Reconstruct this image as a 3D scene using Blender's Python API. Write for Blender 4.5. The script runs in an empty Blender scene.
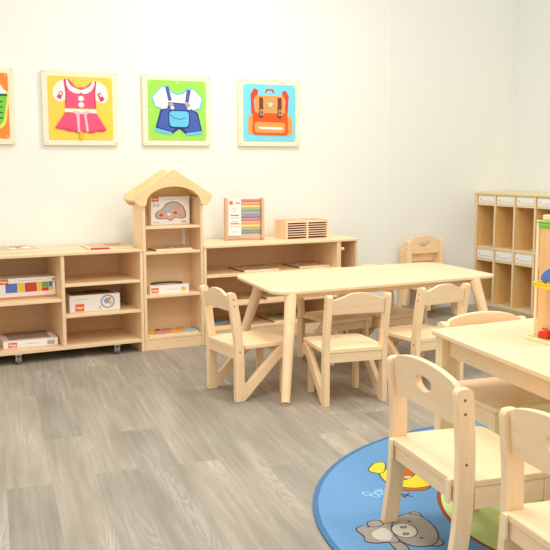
import bpy, math, random
from mathutils import Vector, Matrix
random.seed(7)
S = bpy.context.scene
COL = S.collection
PI = math.pi
R = math.radians

# ------------------------------------------------------------------ materials
def lin(c):
    c = c / 255.0
    return c / 12.92 if c <= 0.04045 else ((c + 0.055) / 1.055) ** 2.4
def rgb(r, g, b):
    return (lin(r), lin(g), lin(b), 1.0)

def node(nt, typ, **kw):
    n = nt.nodes.new(typ)
    for k, v in kw.items():
        setattr(n, k, v)
    return n

def plain(name, col, rough=0.55, metal=0.0, var=0.04, scale=30.0, spec=0.35):
    m = bpy.data.materials.new(name); m.use_nodes = True
    nt = m.node_tree; b = nt.nodes['Principled BSDF']
    b.inputs['Roughness'].default_value = rough
    b.inputs['Metallic'].default_value = metal
    b.inputs['Specular IOR Level'].default_value = spec
    tc = node(nt, 'ShaderNodeTexCoord')
    no = node(nt, 'ShaderNodeTexNoise'); no.inputs['Scale'].default_value = scale; no.inputs['Detail'].default_value = 3
    mx = node(nt, 'ShaderNodeMix', data_type='RGBA')
    nt.links.new(tc.outputs['Object'], no.inputs['Vector'])
    nt.links.new(no.outputs['Fac'], mx.inputs['Factor'])
    mx.inputs['A'].default_value = tuple(max(0, c * (1 - var)) for c in col[:3]) + (1,)
    mx.inputs['B'].default_value = tuple(min(1, c * (1 + var)) for c in col[:3]) + (1,)
    nt.links.new(mx.outputs['Result'], b.inputs['Base Color'])
    return m

def wood(name, axis, c1, c2, rough=0.42, stretch=14.0, scale=6.0, tint=0.06):
    """pale birch/pine, grain running along the given local axis"""
    m = bpy.data.materials.new(name); m.use_nodes = True
    nt = m.node_tree; b = nt.nodes['Principled BSDF']
    b.inputs['Roughness'].default_value = rough
    b.inputs['Specular IOR Level'].default_value = 0.3
    tc = node(nt, 'ShaderNodeTexCoord')
    oi = node(nt, 'ShaderNodeObjectInfo')
    mul = node(nt, 'ShaderNodeVectorMath', operation='SCALE'); mul.inputs[3].default_value = 9.0
    cmb = node(nt, 'ShaderNodeCombineXYZ')
    for i in range(3):
        nt.links.new(oi.outputs['Random'], cmb.inputs[i])
    nt.links.new(cmb.outputs[0], mul.inputs[0])
    add = node(nt, 'ShaderNodeVectorMath', operation='ADD')
    nt.links.new(tc.outputs['Object'], add.inputs[0]); nt.links.new(mul.outputs[0], add.inputs[1])
    mp = node(nt, 'ShaderNodeMapping')
    s = [stretch, stretch, stretch]; s[axis] = 1.0
    mp.inputs['Scale'].default_value = s
    nt.links.new(add.outputs[0], mp.inputs['Vector'])
    n1 = node(nt, 'ShaderNodeTexNoise'); n1.inputs['Scale'].default_value = scale * .45
    n1.inputs['Detail'].default_value = 5; n1.inputs['Roughness'].default_value = .6; n1.inputs['Distortion'].default_value = .6
    nt.links.new(mp.outputs[0], n1.inputs['Vector'])
    n2 = node(nt, 'ShaderNodeTexNoise'); n2.inputs['Scale'].default_value = scale * 2.5; n2.inputs['Detail'].default_value = 2
    nt.links.new(mp.outputs[0], n2.inputs['Vector'])
    mix = node(nt, 'ShaderNodeMath', operation='MULTIPLY_ADD'); mix.inputs[1].default_value = .35
    nt.links.new(n2.outputs['Fac'], mix.inputs[0])
    sc = node(nt, 'ShaderNodeMath', operation='MULTIPLY'); sc.inputs[1].default_value = .65
    nt.links.new(n1.outputs['Fac'], sc.inputs[0]); nt.links.new(sc.outputs[0], mix.inputs[2])
    cr = node(nt, 'ShaderNodeValToRGB')
    cr.color_ramp.elements[0].position = .3; cr.color_ramp.elements[0].color = c2
    cr.color_ramp.elements[1].position = .66; cr.color_ramp.elements[1].color = c1
    nt.links.new(mix.outputs[0], cr.inputs[0])
    hsv = node(nt, 'ShaderNodeHueSaturation')
    mr = node(nt, 'ShaderNodeMapRange'); mr.inputs['To Min'].default_value = 1 - tint; mr.inputs['To Max'].default_value = 1 + tint * .6
    nt.links.new(oi.outputs['Random'], mr.inputs['Value']); nt.links.new(mr.outputs[0], hsv.inputs['Value'])
    nt.links.new(cr.outputs[0], hsv.inputs['Color'])
    nt.links.new(hsv.outputs[0], b.inputs['Base Color'])
    return m

WC1, WC2 = rgb(251, 223, 182), rgb(241, 205, 158)
WX = wood('pale_wood_x', 0, WC1, WC2)
WY = wood('pale_wood_y', 1, WC1, WC2)
WZ = wood('pale_wood_z', 2, WC1, WC2)
TOP = wood('table_laminate', 0, rgb(240, 213, 172), rgb(234, 204, 160), rough=.5, tint=.01)
BACK = wood('plywood_back', 0, rgb(238, 206, 164), rgb(228, 192, 146), rough=.5, tint=.02)
EDGE = wood('plywood_edge', 0, rgb(246, 229, 190), rgb(238, 214, 168), rough=.5, tint=.02)
HW = wood('roof_wood', 0, rgb(246, 214, 162), rgb(239, 203, 147), rough=.45, tint=.02)
LKW = wood('locker_wood_z', 2, rgb(245, 207, 140), rgb(234, 190, 118), rough=.45, tint=.02)
LKE = wood('locker_edge', 2, rgb(240, 222, 186), rgb(230, 208, 168), rough=.5, tint=.02)
FRAME = wood('frame_wood', 0, rgb(250, 236, 208), rgb(246, 229, 196), rough=.5, tint=.01)
WHITE = plain('white_card', rgb(244, 240, 234), .5)
PAPER = plain('name_paper', rgb(243, 243, 240), .5)
INK = plain('grey_ink', rgb(204, 202, 198), .6)
DARKINK = plain('dark_ink', rgb(70, 60, 58), .6)
ORANGE = plain('orange_label', rgb(232, 112, 40), .5)
KRAFT = plain('box_window', rgb(196, 172, 150), .3)
DARKBOX = plain('dark_handle', rgb(80, 54, 42), .5)
RED = plain('red_paint', rgb(214, 42, 32), .4)
REDP = plain('print_red', rgb(206, 72, 52), .5)
BLUEP = plain('print_blue', rgb(96, 120, 196), .5)
YELP = plain('print_yellow', rgb(240, 200, 60), .5)
GRNP = plain('print_green', rgb(120, 168, 84), .5)
TEALP = plain('print_teal', rgb(70, 130, 160), .5)
CHROME = plain('caster_steel', rgb(214, 214, 214), .3, .6)
RUBBER = plain('caster_rubber', rgb(112, 108, 104), .5)
HOLE = plain('dowel_end', rgb(150, 106, 60), .7)
ZINC = plain('screw_steel', rgb(206, 200, 186), .35, .6)
FRONTG = plain('clear_cover', rgb(225, 205, 185), .15)

# ------------------------------------------------------------------ mesh builder
class MB:
    def __init__(self):
        self.v = []; self.f = []; self.m = []; self.mats = []
    def mi(self, mat):
        if mat not in self.mats: self.mats.append(mat)
        return self.mats.index(mat)
    def add(self, verts, faces, mat):
        o = len(self.v); k = self.mi(mat)
        self.v += [tuple(p) for p in verts]
        for f in faces:
            self.f.append([o + i for i in f]); self.m.append(k)
        return self
    def box(self, x0, x1, y0, y1, z0, z1, mat):
        v = [(x, y, z) for z in (z0, z1) for y in (y0, y1) for x in (x0, x1)]
        return self.add(v, [(0, 2, 3, 1), (4, 5, 7, 6), (0, 1, 5, 4), (2, 6, 7, 3), (0, 4, 6, 2), (1, 3, 7, 5)], mat)
    def prism(self, poly, fn, mat, t0, t1):
        """poly of 2-D points, fn(a, b, t) -> xyz"""
        n = len(poly)
        v = [fn(a, b, t0) for a, b in poly] + [fn(a, b, t1) for a, b in poly]
        fs = [list(range(n))[::-1], [n + i for i in range(n)]]
        fs += [(i, (i + 1) % n, n + (i + 1) % n, n + i) for i in range(n)]
        return self.add(v, fs, mat)
    def ring(self, outer, inner, fn, mat, t0, t1):
        """plate with a hole: outer and inner loops of equal length"""
        n = len(outer)
        v = [fn(a, b, t) for t in (t0, t1) for L in (outer, inner) for a, b in L]
        fs = []
        for i in range(n):
            j = (i + 1) % n
            fs.append((i, n + i, n + j, j))
            fs.append((2 * n + i, 2 * n + j, 3 * n + j, 3 * n + i))
            fs.append((i, j, 2 * n + j, 2 * n + i))
            fs.append((n + i, 3 * n + i, 3 * n + j, n + j))
        return self.add(v, fs, mat)
    def tube(self, p0, p1, r0, r1, mat, n=16, cap=True):
        p0 = Vector(p0); p1 = Vector(p1); d = (p1 - p0).normalized()
        a = d.orthogonal().normalized(); b = d.cross(a)
        v = []
        for p, r in ((p0, r0), (p1, r1)):
            for i in range(n):
                t = 2 * PI * i / n
                v.append(p + a * (r * math.cos(t)) + b * (r * math.sin(t)))
        fs = [(i, (i + 1) % n, n + (i + 1) % n, n + i) for i in range(n)]
        if cap: fs += [list(range(n))[::-1], [n + i for i in range(n)]]
        return self.add(v, fs, mat)
    def ball(self, c, rx, ry, rz, mat, n=16, m=10, zmin=-1.0):
        v = []; fs = []
        for j in range(m + 1):
            ph = -PI / 2 + PI * j / m
            zz = max(math.sin(ph), zmin)
            rr = math.cos(math.asin(max(-1, min(1, zz)))) if zz > zmin else (math.cos(math.asin(zmin)) if ph > -PI/2 + 1e-6 and math.sin(ph) >= zmin else math.cos(ph))
            for i in range(n):
                t = 2 * PI * i / n
                v.append((c[0] + rx * rr * math.cos(t), c[1] + ry * rr * math.sin(t), c[2] + rz * zz))
        for j in range(m):
            for i in range(n):
                k = (i + 1) % n
                fs.append((j * n + i, j * n + k, (j + 1) * n + k, (j + 1) * n + i))
        return self.add(v, fs, mat)
    def build(self, name, parent=None, bevel=0.0, segs=2, smooth=True):
        me = bpy.data.meshes.new(name)
        me.from_pydata(self.v, [], self.f)
        for m in self.mats: me.materials.append(m)
        me.polygons.foreach_set('material_index', self.m)
        import bmesh
        bm = bmesh.new(); bm.from_mesh(me)
        bmesh.ops.recalc_face_normals(bm, faces=bm.faces); bm.to_mesh(me); bm.free()
        if smooth:
            me.polygons.foreach_set('use_smooth', [True] * len(me.polygons))
            me.set_sharp_from_angle(angle=R(35))
        o = bpy.data.objects.new(name, me); COL.objects.link(o)
        if parent: o.parent = parent
        if bevel:
            b = o.modifiers.new('edge_round', 'BEVEL'); b.width = bevel; b.segments = segs
            b.limit_method = 'ANGLE'; b.angle_limit = R(40); b.harden_normals = True
        return o

def empty(name, loc=(0, 0, 0), rz=0.0):
    o = bpy.data.objects.new(name, None); COL.objects.link(o)
    o.location = loc; o.rotation_euler = (0, 0, rz); o.empty_display_size = .05
    return o
def tag(o, label, cat, group=None, kind=None):
    o['label'] = label; o['category'] = cat
    if group: o['group'] = group
    if kind: o['kind'] = kind
    return o
def struct(o, label=None):
    o['kind'] = 'structure'
    if label: o['label'] = label
    return o
def copy_thing(root, loc, rz, label, group=None):
    r = root.copy(); COL.objects.link(r); r.location = loc; r.rotation_euler = (0, 0, rz); r['label'] = label
    if group: r['group'] = group
    for ch in list(root.children):
        c = ch.copy(); COL.objects.link(c); c.parent = r
        for g in list(ch.children):
            d = g.copy(); COL.objects.link(d); d.parent = c
    return r
def bx(name, parent, x0, x1, y0, y1, z0, z1, mat, bevel=.002):
    return MB().box(x0, x1, y0, y1, z0, z1, mat).build(name, parent, bevel)

XZ = lambda a, b, t: (a, t, b)     # poly in X-Z, thickness along Y
YZ = lambda a, b, t: (t, a, b)     # poly in Y-Z, thickness along X
XY = lambda a, b, t: (a, b, t)     # poly in X-Y, thickness along Z

def round_poly(pts, r, n=6):
    """round the corners of a polygon; r is a number or a list"""
    out = []; N = len(pts)
    for i in range(N):
        rr = r[i] if isinstance(r, (list, tuple)) else r
        p = Vector(pts[i]); a = Vector(pts[i - 1]); b = Vector(pts[(i + 1) % N])
        if rr <= 0: out.append(tuple(p)); continue
        u = (a - p); w = (b - p)
        k = min(rr, u.length * .49, w.length * .49)
        u = p + u.normalized() * k; w = p + w.normalized() * k
        for j in range(n + 1):
            t = j / n
            q = u * (1 - t) ** 2 + p * (2 * t * (1 - t)) + w * t ** 2
            out.append((q.x, q.y))
    return out
def smooth_loop(pts, n=6):
    """closed Catmull-Rom curve through points"""
    out = []; N = len(pts)
    for i in range(N):
        p0, p1, p2, p3 = (Vector(pts[(i + k - 1) % N]) for k in range(4))
        for j in range(n):
            t = j / n
            q = .5 * ((2 * p1) + (p2 - p0) * t + (2 * p0 - 5 * p1 + 4 * p2 - p3) * t ** 2 + (3 * p1 - p0 - 3 * p2 + p3) * t ** 3)
            out.append((q.x, q.y))
    return out
def ell(cx, cy, rx, ry, n=24, a0=0.0, a1=2 * PI, rot=0.0):
    full = abs(a1 - a0 - 2 * PI) < 1e-6
    o = []
    for i in range(n if full else n + 1):
        t = a0 + (a1 - a0) * i / n
        x, y = rx * math.cos(t), ry * math.sin(t)
        o.append((cx + x * math.cos(rot) - y * math.sin(rot), cy + x * math.sin(rot) + y * math.cos(rot)))
    return o

def text_mesh(body, size, mat):
    cu = bpy.data.curves.new('lettering', 'FONT'); cu.body = body; cu.size = size
    cu.align_x = 'CENTER'; cu.align_y = 'CENTER'; cu.extrude = .0002; cu.offset = size * .02
    t = bpy.data.objects.new('lettering', cu); COL.objects.link(t)
    dg = bpy.context.evaluated_depsgraph_get()
    me = bpy.data.meshes.new_from_object(t.evaluated_get(dg))
    bpy.data.objects.remove(t); bpy.data.curves.remove(cu)
    me.materials.clear(); me.materials.append(mat)
    return me
LOGO = text_mesh('Hape', .022, WHITE)

# ================================================================== the room
X0, X1, Y0, Y1, HT = -2.4, 4.80, -1.6, 5.25, 2.75
def wall_mat(name, c):
    m = plain(name, c, .85, 0, .012, 3.0, .15)
    return m
WALL = wall_mat('wall_paint', rgb(242, 242, 232))
WALLR = wall_mat('wall_paint_right', rgb(234, 236, 230))

def clip(poly, axis, val, keep_less):
    out = []
    for i in range(len(poly)):
        a = poly[i]; b = poly[(i + 1) % len(poly)]
        ia = (a[axis] <= val) == keep_less; ib = (b[axis] <= val) == keep_less
        if ia: out.append(a)
        if ia != ib:
            t = (val - a[axis]) / (b[axis] - a[axis])
            out.append(tuple(a[k] + (b[k] - a[k]) * t for k in range(len(a))))
    return out
def make_floor():
    az = R(9.4); U = (math.sin(az), math.cos(az)); V = (math.cos(az), -math.sin(az))
    W, L = .152, 1.22
    ends = {0: 3.515, -1: 4.27, -2: 3.50, -3: 4.21, 1: 4.27}      # known joints, row 0 starts at v = .464
    tones = {(0, 2.90): .05, (0, 4.1): .62, (-2, 4.1): .12, (-2, 2.9): .62, (-1, 4.9): .25, (-1, 3.7): .66, (1, 3.7): .72, (1, 4.9): .2, (2, 3.2): .45}
    rng = random.Random(11)
    verts, faces, tone, uvs = [], [], [], []
    for r in range(-28, 48):
        v0 = .464 + r * W; v1 = v0 + W
        e = ends.get(r, rng.uniform(0, L))
        k0 = math.floor((-3.0 - e) / L)
        for k in range(k0, k0 + 10):
            u0 = e + k * L; u1 = u0 + L
            P = [(u * U[0] + v * V[0], u * U[1] + v * V[1], u, v - v0) for u, v in ((u0, v0), (u0, v1), (u1, v1), (u1, v0))]
            for ax, val, less in ((0, X1, True), (0, X0, False), (1, Y1, True), (1, Y0, False)):
                P = clip(P, ax, val, less)
                if not P: break
            if len(P) < 3: continue
            t = rng.random()
            for (rr, uc), tv in tones.items():
                if rr == r and u0 <= uc < u1: t = tv
            o = len(verts); verts += [(p[0], p[1], 0) for p in P]
            faces.append(list(range(o, o + len(P))))
            tone.append(t)
            ou = rng.uniform(0, 50)
            uvs += [(p[2] + ou, p[3] + rng.random() * 0) for p in P]
    me = bpy.data.meshes.new('floor'); me.from_pydata(verts, [], faces)
    a = me.attributes.new('tone', 'FLOAT', 'FACE'); a.data.foreach_set('value', tone)
    ul = me.uv_layers.new(name='plank'); ul.data.foreach_set('uv', [c for p in uvs for c in p])
    o = bpy.data.objects.new('floor', me); COL.objects.link(o)
    m = bpy.data.materials.new('grey_oak_planks'); m.use_nodes = True; nt = m.node_tree; b = nt.nodes['Principled BSDF']
    at = node(nt, 'ShaderNodeAttribute', attribute_name='tone'); uv = node(nt, 'ShaderNodeUVMap', uv_map='plank')
    # offset the grain per plank through the tone value
    cb = node(nt, 'ShaderNodeCombineXYZ'); mu = node(nt, 'ShaderNodeMath', operation='MULTIPLY'); mu.inputs[1].default_value = 13.7
    nt.links.new(at.outputs['Fac'], mu.inputs[0]); nt.links.new(mu.outputs[0], cb.inputs['Z'])
    ad = node(nt, 'ShaderNodeVectorMath', operation='ADD'); nt.links.new(uv.outputs[0], ad.inputs[0]); nt.links.new(cb.outputs[0], ad.inputs[1])
    mp = node(nt, 'ShaderNodeMapping'); mp.inputs['Scale'].default_value = (1.1, 26, 1); nt.links.new(ad.outputs[0], mp.inputs['Vector'])
    fine = node(nt, 'ShaderNodeTexNoise'); fine.inputs['Scale'].default_value = 2.2; fine.inputs['Detail'].default_value = 4; fine.inputs['Roughness'].default_value = .5
    nt.links.new(mp.outputs[0], fine.inputs['Vector'])
    mp2 = node(nt, 'ShaderNodeMapping'); mp2.inputs['Scale'].default_value = (2.2, 11, 1); nt.links.new(ad.outputs[0], mp2.inputs['Vector'])
    wv = node(nt, 'ShaderNodeTexNoise'); wv.inputs['Scale'].default_value = 1.25; wv.inputs['Detail'].default_value = 1.5; wv.inputs['Distortion'].default_value = .7
    nt.links.new(mp2.outputs[0], wv.inputs['Vector'])
    # contour rings of the noise = cathedral grain
    rg = node(nt, 'ShaderNodeMath', operation='MULTIPLY'); rg.inputs[1].default_value = 48.0; nt.links.new(wv.outputs['Fac'], rg.inputs[0])
    sn = node(nt, 'ShaderNodeMath', operation='SINE'); nt.links.new(rg.outputs[0], sn.inputs[0])
    mp3 = node(nt, 'ShaderNodeMapping'); mp3.inputs['Scale'].default_value = (1.3, 7, 1); mp3.inputs['Location'].default_value = (3, 5, 2); nt.links.new(ad.outputs[0], mp3.inputs['Vector'])
    blot = node(nt, 'ShaderNodeTexNoise'); blot.inputs['Scale'].default_value = 1.3; blot.inputs['Detail'].default_value = 3; nt.links.new(mp3.outputs[0], blot.inputs['Vector'])
    mask = node(nt, 'ShaderNodeMapRange'); mask.inputs['From Min'].default_value = .5; mask.inputs['From Max'].default_value = .68; nt.links.new(blot.outputs['Fac'], mask.inputs['Value'])
    s2 = node(nt, 'ShaderNodeMath', operation='MULTIPLY'); nt.links.new(sn.outputs[0], s2.inputs[0]); nt.links.new(mask.outputs[0], s2.inputs[1])
    s3 = node(nt, 'ShaderNodeMath', operation='MULTIPLY_ADD'); s3.inputs[1].default_value = .085; nt.links.new(s2.outputs[0], s3.inputs[0])
    fsc = node(nt, 'ShaderNodeMapRange'); fsc.inputs['To Min'].default_value = .32; fsc.inputs['To Max'].default_value = .68
    nt.links.new(fine.outputs['Fac'], fsc.inputs['Value']); nt.links.new(fsc.outputs[0], s3.inputs[2])
    s4 = node(nt, 'ShaderNodeMath', operation='MULTIPLY_ADD'); s4.inputs[1].default_value = .55; nt.links.new(blot.outputs['Fac'], s4.inputs[0]); nt.links.new(s3.outputs[0], s4.inputs[2])
    cr = node(nt, 'ShaderNodeValToRGB'); els = cr.color_ramp.elements
    els[0].position = .45; els[0].color = rgb(130, 121, 107); els[1].position = 1.0; els[1].color = rgb(192, 182, 166)
    e = els.new(.72); e.color = rgb(161, 151, 135)
    nt.links.new(s4.outputs[0], cr.inputs[0])
    dk = node(nt, 'ShaderNodeValToRGB'); dk.color_ramp.elements[0].color = (.80, .82, .83, 1); dk.color_ramp.elements[1].color = (1.06, 1.05, 1.03, 1)
    nt.links.new(at.outputs['Fac'], dk.inputs[0])
    mm = node(nt, 'ShaderNodeMix', data_type='RGBA', blend_type='MULTIPLY'); mm.inputs['Factor'].default_value = 1
    nt.links.new(cr.outputs[0], mm.inputs['A']); nt.links.new(dk.outputs[0], mm.inputs['B'])
    # fine joint line between planks
    sx = node(nt, 'ShaderNodeSeparateXYZ'); nt.links.new(uv.outputs[0], sx.inputs[0])
    j = node(nt, 'ShaderNodeMath', operation='PINGPONG'); j.inputs[1].default_value = W / 2; nt.links.new(sx.outputs['Y'], j.inputs[0])
    jr = node(nt, 'ShaderNodeMapRange'); jr.inputs['From Max'].default_value = .0035; jr.inputs['To Min'].default_value = .93; jr.inputs['To Max'].default_value = 1
    nt.links.new(j.outputs[0], jr.inputs['Value'])
    m2 = node(nt, 'ShaderNodeMix', data_type='RGBA', blend_type='MULTIPLY'); m2.inputs['Factor'].default_value = 1
    nt.links.new(mm.outputs['Result'], m2.inputs['A']); nt.links.new(jr.outputs[0], m2.inputs['B'])
    nt.links.new(m2.outputs['Result'], b.inputs['Base Color'])
    b.inputs['Roughness'].default_value = .5; b.inputs['Specular IOR Level'].default_value = .3
    bu = node(nt, 'ShaderNodeBump'); bu.inputs['Strength'].default_value = .12; bu.inputs['Distance'].default_value = .004
    nt.links.new(s3.outputs[0], bu.inputs['Height']); nt.links.new(bu.outputs[0], b.inputs['Normal'])
    me.materials.append(m)
    return struct(o, 'grey-brown wood plank floor')
make_floor()
struct(MB().box(X0, X1 + .1, Y1, Y1 + .1, 0, HT, WALL).build('wall_back'), 'plain cream white back wall')
struct(MB().box(X1, X1 + .1, Y0, Y1, 0, HT, WALLR).build('wall_right'), 'plain white right wall')
for i, x in enumerate((2.985, 3.64)):       # the panel joints on the back wall
    struct(MB().box(x - .004, x + .004, Y1 - .004, Y1, 0, HT, WALL).build('trim_%d' % (i + 1)), 'thin vertical panel joint on the back wall')

# ================================================================== pictures on the wall
def picture(xc, zc, panel_col, label, motif, w=.455, h=.437):
    t = empty('wall_picture', (xc, Y1, zc))
    tag(t, label, 'picture', 'clothing pictures on the back wall')
    P = plain('panel_' + label.split()[0], panel_col, .45, 0, .02)
    hw, hh = w / 2, h / 2
    fr = round_poly([(-hw, -hh), (hw, -hh), (hw, hh), (-hw, hh)], .006, 2)
    b = .034
    MB().prism(fr, XZ, FRAME, -.024, -.0005).build('frame', t, .002)
    MB().prism(round_poly([(-hw + b, -hh + b), (hw - b, -hh + b), (hw - b, hh - b), (-hw + b, hh - b)], .012, 3), XZ, P, -.0275, -.0238).build('panel', t)
    for ax, az_ in ((-1, -1), (1, -1), (-1, 1), (1, 1)):
        x, z = ax * (hw - .013), az_ * (hh - .013)
        MB().tube((x, -.0255, z), (x, -.0235, z), .005, .005, ZINC, 10).build('screw', t)
    for ax, az_ in ((-1, -1), (0, -1), (1, -1), (-1, 0), (1, 0), (-1, 1), (0, 1), (1, 1)):
        x, z = ax * (hw - b - .012), az_ * (hh - b - .012)
        MB().tube((x, -.0288, z), (x, -.0272, z), .0042, .0042, FRAME, 8).build('pin', t)
    motif(t)
    return t
class Pr:
    """builds the printed relief of a picture out of flat stacked shapes"""
    def __init__(self): self.mb = MB(); self.k = 0
    def s(self, pts, mat, smooth=0, lift=None):
        if smooth: pts = smooth_loop(pts, smooth)
        self.k += 1
        y = -.0277 - .0004 * self.k if lift is None else lift
        self.mb.prism(pts, XZ, mat, y - .0006, -.0272); return self
def N(pts, W=.455, H=.437):
    """from 0..1 picture coordinates (y down) to local metres"""
    return [((x - .5) * W, (.5 - y) * H) for x, y in pts]
PINK = plain('dress_pink', rgb(232, 84, 122), .5); DPINK = plain('dress_dark_pink', rgb(212, 64, 104), .5)
CLOTHW = plain('cloth_white', rgb(246, 238, 232), .5); LPINK = plain('ribbon_pink', rgb(246, 190, 196), .5)
NAVY = plain('overall_blue', rgb(70, 94, 176), .5); DNAVY = plain('overall_navy', rgb(36, 54, 124), .5)
SKY = plain('pocket_blue', rgb(104, 196, 232), .5); DSKY = plain('pocket_line', rgb(60, 130, 186), .5)
BAGO = plain('bag_orange', rgb(240, 90, 24), .5); BAGL = plain('bag_light_orange', rgb(252, 160, 84), .5)
BAGR = plain('bag_red', rgb(214, 76, 44), .5); BROWN = plain('strap_brown', rgb(126, 60, 38), .5); STAR = plain('star_yellow', rgb(240, 226, 96), .5)
SOCK = plain('sock_green', rgb(122, 206, 70), .5); DGRN = plain('sock_dark_green', rgb(38, 100, 60), .5)
BUCK = plain('buckle_grey', rgb(170, 168, 160), .4); LOOP = plain('dress_loop_yellow', rgb(246, 180, 30), .5)

def dress(t):
    p = Pr()
    p.s(N([(.14, .26), (.20, .16), (.30, .13), (.32, .28), (.30, .38), (.22, .42), (.15, .37)]), CLOTHW, 4)
    p.s(N([(.86, .27), (.80, .17), (.70, .14), (.68, .28), (.70, .38), (.78, .43), (.85, .38)]), CLOTHW, 4)
    p.s(N([(.18, .36), (.235, .27), (.27, .295), (.235, .39)]), DPINK); p.s(N([(.72, .30), (.765, .28), (.82, .38), (.76, .41)]), DPINK)
    p.s(N([(.225, .30), (.25, .29), (.245, .325), (.222, .33)]), CLOTHW); p.s(N([(.745, .31), (.77, .30), (.785, .335), (.76, .34)]), CLOTHW)
    p.s(N([(.28, .12), (.34, .11), (.44, .22), (.56, .22), (.66, .13), (.71, .14), (.69, .30), (.70, .50), (.29, .50), (.30, .30)]), PINK)
    p.s(N([(.28, .12), (.31, .115), (.32, .3), (.30, .49), (.29, .49), (.30, .30)]), DPINK)
    p.s(N([(.71, .14), (.68, .13), (.67, .3), (.685, .49), (.70, .49), (.69, .30)]), DPINK)
    p.s(N([(.32, .115), (.37, .2), (.46, .245), (.50, .26), (.485, .30), (.42, .30), (.34, .25), (.31, .17)]), CLOTHW, 4)
    p.s(N([(.67, .125), (.62, .2), (.54, .245), (.50, .26), (.515, .30), (.58, .30), (.65, .25), (.685, .17)]), CLOTHW, 4)
    for y in (.37, .455):
        c = N([(.50, y)])[0]; p.s(ell(c[0], c[1], .018, .0155, 16), CLOTHW)
    p.s(N([(.285, .565), (.70, .565), (.77, .68), (.83, .79), (.78, .815), (.70, .81), (.64, .835), (.55, .82), (.50, .82), (.46, .835), (.38, .81), (.32, .81), (.26, .785), (.19, .78), (.15, .765), (.22, .66)]), PINK)
    p.s(N([(.15, .765), (.19, .78), (.26, .785), (.32, .81), (.38, .81), (.46, .835), (.50, .82), (.55, .82), (.64, .835), (.70, .81), (.78, .815), (.83, .79), (.82, .77), (.70, .79), (.64, .81), (.55, .795), (.46, .81), (.38, .785), (.26, .76)]), DPINK)
    p.s(N([(.28, .51), (.70, .52), (.70, .565), (.28, .555)]), CLOTHW)
    p.s(N([(.43, .57), (.47, .57), (.475, .82), (.445, .83)]), LPINK); p.s(N([(.53, .57), (.56, .565), (.59, .81), (.56, .82)]), LPINK)
    p.s(N([(.38, .55), (.43, .535), (.50, .56), (.57, .535), (.62, .555), (.56, .58), (.50, .58), (.43, .585)]), LPINK, 3)
    p.s(N([(.475, .82), (.505, .82), (.515, .9), (.49, .93), (.465, .9)]), LOOP, 3)
    p.mb.build('dress_print', t)
def overalls(t):
    p = Pr()
    p.s(N([(.26, .17), (.36, .16), (.41, .23), (.50, .26), (.60, .24), (.66, .17), (.74, .19), (.88, .33), (.84, .48), (.76, .49), (.74, .54), (.28, .53), (.26, .48), (.17, .46), (.12, .32)]), SKY)
    p.s(N([(.27, .18), (.36, .18), (.41, .255), (.50, .285), (.60, .265), (.66, .19), (.74, .205), (.86, .33), (.82, .46), (.755, .47), (.73, .54), (.28, .53), (.26, .46), (.18, .44), (.14, .32)]), CLOTHW)
    p.s(N([(.32, .17), (.37, .165), (.415, .36), (.365, .37)]), NAVY); p.s(N([(.64, .20), (.70, .20), (.66, .39), (.61, .38)]), NAVY)
    p.s(N([(.365, .385), (.67, .40), (.68, .47), (.75, .50), (.80, .53), (.86, .80), (.62, .84), (.52, .76), (.42, .83), (.17, .76), (.25, .49), (.35, .47)]), DNAVY)
    p.s(N([(.38, .40), (.655, .415), (.67, .48), (.74, .52), (.785, .545), (.835, .775), (.63, .81), (.53, .72), (.51, .72), (.41, .80), (.20, .735), (.27, .51), (.36, .48)]), NAVY)
    p.s(N([(.17, .75), (.41, .81), (.40, .85), (.16, .80)]), SKY); p.s(N([(.62, .82), (.86, .785), (.86, .83), (.61, .86)]), SKY)
    p.s(round_poly(N([(.355, .49), (.68, .495), (.67, .76), (.36, .75)]), .03, 4), DNAVY)
    p.s(round_poly(N([(.37, .51), (.665, .51), (.655, .735), (.375, .73)]), .026, 4), SKY)
    p.s(N([(.38, .545), (.44, .60), (.52, .62), (.60, .60), (.62, .585), (.60, .615), (.52, .635), (.44, .615), (.38, .565)]), DSKY)
    for x in (.40, .645):
        c = N([(x, .42)])[0]; p.s(ell(c[0], c[1], .018, .012, 12), BUCK)
        c = N([(x + .02, .465)])[0]; p.s(ell(c[0], c[1], .013, .010, 12), CLOTHW)
    p.mb.build('overalls_print', t)
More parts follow.
